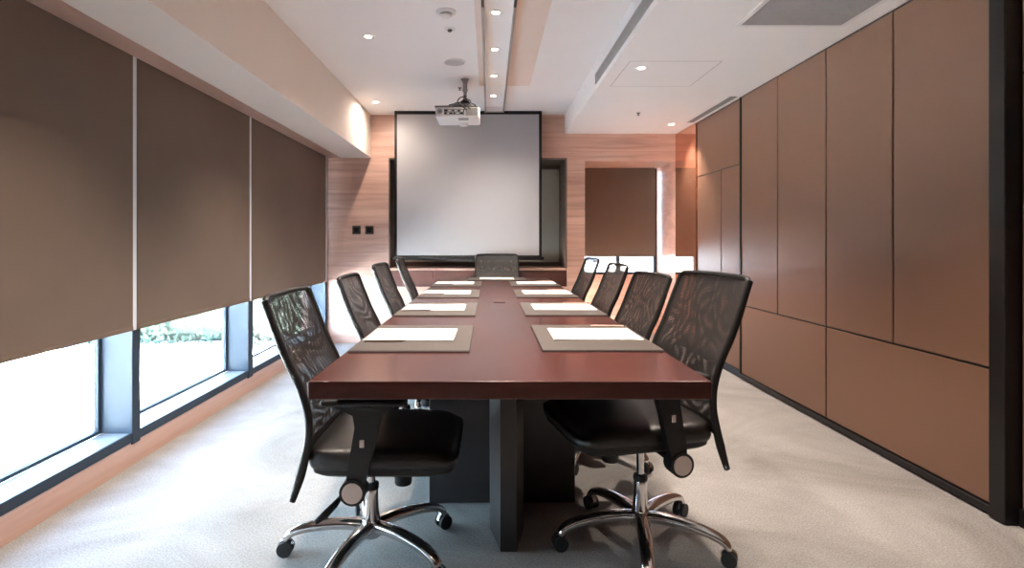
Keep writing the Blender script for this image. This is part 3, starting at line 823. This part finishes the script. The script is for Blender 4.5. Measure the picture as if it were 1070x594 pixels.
    pts = catmull([(.020, 0, .104), (.09, 0, .111), (.17, 0, .108), (.235, 0, .098), (.282, 0, .082), (.300, 0, .064), (.300, 0, .056)], 5)
    n = len(pts)
    sz = []
    for i in range(n):
        f = i / (n - 1)
        sz.append((.026 - .007 * f, (.021 - .008 * min(1, f * 1.3)) if f < .75 else .0135))
    sweep(bm, pts, sz, n=14, up=(0, 1, 0), power=2.5)
    leg = new_obj('base_leg', bm, M['chrome'], root, smooth='auto')
    bm = bmesh.new(); cyl(bm, .300, 0, .035, .062, .006, n=12)
    hb = bmesh.new()
    sweep(hb, [(.305 + .027 * math.cos(a), 0, .029 + .028 * math.sin(a)) for a in [R(15 + 15 * i) for i in range(11)]], (.0085, .003), n=8, up=(0, 1, 0))
    for s in (-1, 1):
        cyl(bm, .305, .0265, s * .009, s * .022, .0262, n=24, axis='Y') if s > 0 else cyl(bm, .305, .0265, -.022, -.009, .0262, n=24, axis='Y')
    cyl(bm, .305, .0265, -.01, .01, .008, n=12, axis='Y')
    cs = new_obj('caster', bm, M['rubber'], leg, smooth='auto')
    new_obj('caster_hood', hb, M['chrome'], leg, smooth='auto')
    low.append(leg)
    legs = [leg]
    for k in range(1, 5):
        l2 = leg.copy(); COL.objects.link(l2); l2.parent = root
        for q_ in list(leg.children):
            c2 = q_.copy(); COL.objects.link(c2); c2.parent = l2
        legs.append(l2)
    return root
CH = chair_proto()
def copy_tree(o, parent=None):
    c = o.copy(); COL.objects.link(c)
    if parent is not None: c.parent = parent
    for x in list(o.children): copy_tree(x, c)
    return c
UP = {'side_rail', 'top_rail', 'mesh_back', 'lumbar_bar', 'seat', 'seat_shell', 'tilt_mechanism', 'tension_knob', 'lever', 'armrest', 'gas_piston'}
chairs = [  # x, y, yaw, raise, first base leg (world angle), label
    (-.420, 2.020, 0, .0, 37.5, 'black mesh office chair on the left of the table, nearest the camera'),
    (-.440, 2.970, 1, .0, 15, 'black mesh office chair on the left side, second from the camera'),
    (-.455, 3.890, -1, .022, 55, 'black mesh office chair on the left side, third from the camera'),
    (-.452, 4.760, 3, .03, 30, 'black mesh office chair on the left side, farthest, before the screen corner'),
    (.560, 2.090, 192, .055, 43.8, 'black mesh office chair on the right of the table, nearest the camera'),
    (.570, 2.960, 188, .008, 20, 'black mesh office chair on the right side, second from the camera'),
    (.592, 3.870, 184, .022, 60, 'black mesh office chair on the right side, third from the camera'),
    (.575, 4.740, 184, .035, 33, 'black mesh office chair on the right side, farthest, before the alcove window'),
    (.082, 5.600, 270, .04, 18, 'black mesh office chair alone at the far head of the table'),
]
protos = [CH] + [copy_tree(CH) for _ in chairs[1:]]
for o, (x, y, yaw, rz, ba, lab) in zip(protos, chairs):
    o.location = (x, y, 0); o.rotation_euler = (0, 0, R(yaw))
    tag(o, lab, 'chair', 'black mesh chairs around the conference table')
    k = 0
    for c in o.children:
        b = c.name.split('.')[0]
        if b in UP: c.location.z = rz
        elif b == 'base_leg':
            c.rotation_euler = (0, 0, R(ba + 72 * k - yaw)); k += 1
            for g in c.children:   # casters swivel a little
                pass

# ------------------------------------------------------------------ outside hedge
def hedge():
    t = empty('hedge', (-7.6, 8.3, -.3)); tag(t, 'leafy green hedge outside beyond the pale terrace, seen under the left blinds', 'hedge')
    bm = bmesh.new(); box(bm, -7.0, 5.2, -.35, .35, 0, 1.55, .12, 2)
    new_obj('inner_twigs', bm, M['bark'], t)
    bm = bmesh.new()
    rnd = random.Random(5)
    for i in range(15000):
        x = rnd.uniform(-7.1, 5.3); z = rnd.uniform(.02, 1.72)
        y = -.35 - rnd.uniform(0, .22) + .12 * math.sin(x * 3.1) * math.sin(z * 4 + x)
        if rnd.random() < .25: y = rnd.uniform(-.4, .4); z = 1.6 + rnd.uniform(0, .18)
        c = Vector((x, y, z)); s = rnd.uniform(.03, .06)
        n = Vector((rnd.uniform(-.5, .5), rnd.uniform(-1.4, -.7), rnd.uniform(-.2, .7))).normalized()
        u = n.orthogonal().normalized(); u = Matrix.Rotation(rnd.uniform(0, 6.28), 3, n) @ u; v = n.cross(u)
        q = [c - u * s, c - v * s * .45, c + u * s, c + v * s * .45]
        bm.faces.new([bm.verts.new(a) for a in q])
    new_obj('foliage', bm, M['leaf'], t)
hedge()

# ------------------------------------------------------------------ daylight
W = bpy.data.worlds.new('overcast_sky'); sc.world = W; W.use_nodes = True
wt = W.node_tree; bg = wt.nodes['Background']
tc = wt.nodes.new('ShaderNodeTexCoord'); sp = wt.nodes.new('ShaderNodeSeparateXYZ'); wt.links.new(tc.outputs['Generated'], sp.inputs[0])
rp = wt.nodes.new('ShaderNodeValToRGB'); rp.color_ramp.elements[0].position = 0; rp.color_ramp.elements[0].color = (.60, .79, 1, 1)
e_ = rp.color_ramp.elements.new(.36); e_.color = (.58, .78, 1, 1)
e_ = rp.color_ramp.elements.new(.60); e_.color = (.17, .25, .38, 1)
rp.color_ramp.elements[-1].position = .95; rp.color_ramp.elements[-1].color = (.11, .19, .34, 1)
wt.links.new(sp.outputs['Z'], rp.inputs['Fac']); wt.links.new(rp.outputs['Color'], bg.inputs['Color'])
bg.inputs['Strength'].default_value = 12.5

sun = bpy.data.lights.new('sun', 'SUN'); sun.energy = 360; sun.angle = R(.6); sun.color = (1, .97, .93)
so = bpy.data.objects.new('sun', sun); COL.objects.link(so); so.location = (8, 10, 20)
so.rotation_euler = Vector((-.32, -.30, -.88)).to_track_quat('-Z', 'Y').to_euler()
def portal(loc, rot, sx, sy):
    l = bpy.data.lights.new('sky_portal', 'AREA'); l.shape = 'RECTANGLE'; l.size = sx; l.size_y = sy; l.cycles.is_portal = True
    o = bpy.data.objects.new('sky_portal', l); COL.objects.link(o); o.location = loc; o.rotation_euler = rot
portal((-1.965, (YF + YB) / 2, 1.1), (0, R(-90), 0), 1.9, YB - YF)
portal((1.545, 6.93, 1.36), (R(-90), 0, 0), .98, 1.27)

# ------------------------------------------------------------------ camera
cam = bpy.data.cameras.new('camera'); co = bpy.data.objects.new('camera', cam); COL.objects.link(co)
co.location = (0, 0, 1.12); co.rotation_euler = (R(90), 0, 0)
cam.sensor_width = 36; cam.sensor_fit = 'HORIZONTAL'; cam.lens = 590 / 1070 * 36
cam.shift_x = (535 - 511) / 1070; cam.shift_y = -(297 - 252) / 1070
cam.clip_start = .05
sc.camera = co
sc.view_settings.view_transform = 'Standard'; sc.view_settings.look = 'None'
sc.view_settings.gamma = 1.0; sc.view_settings.use_curve_mapping = False
sc.view_settings.exposure = 1.64
sc.cycles.max_bounces = 12; sc.cycles.diffuse_bounces = 6; sc.cycles.transparent_max_bounces = 24
sc.cycles.use_denoising = True
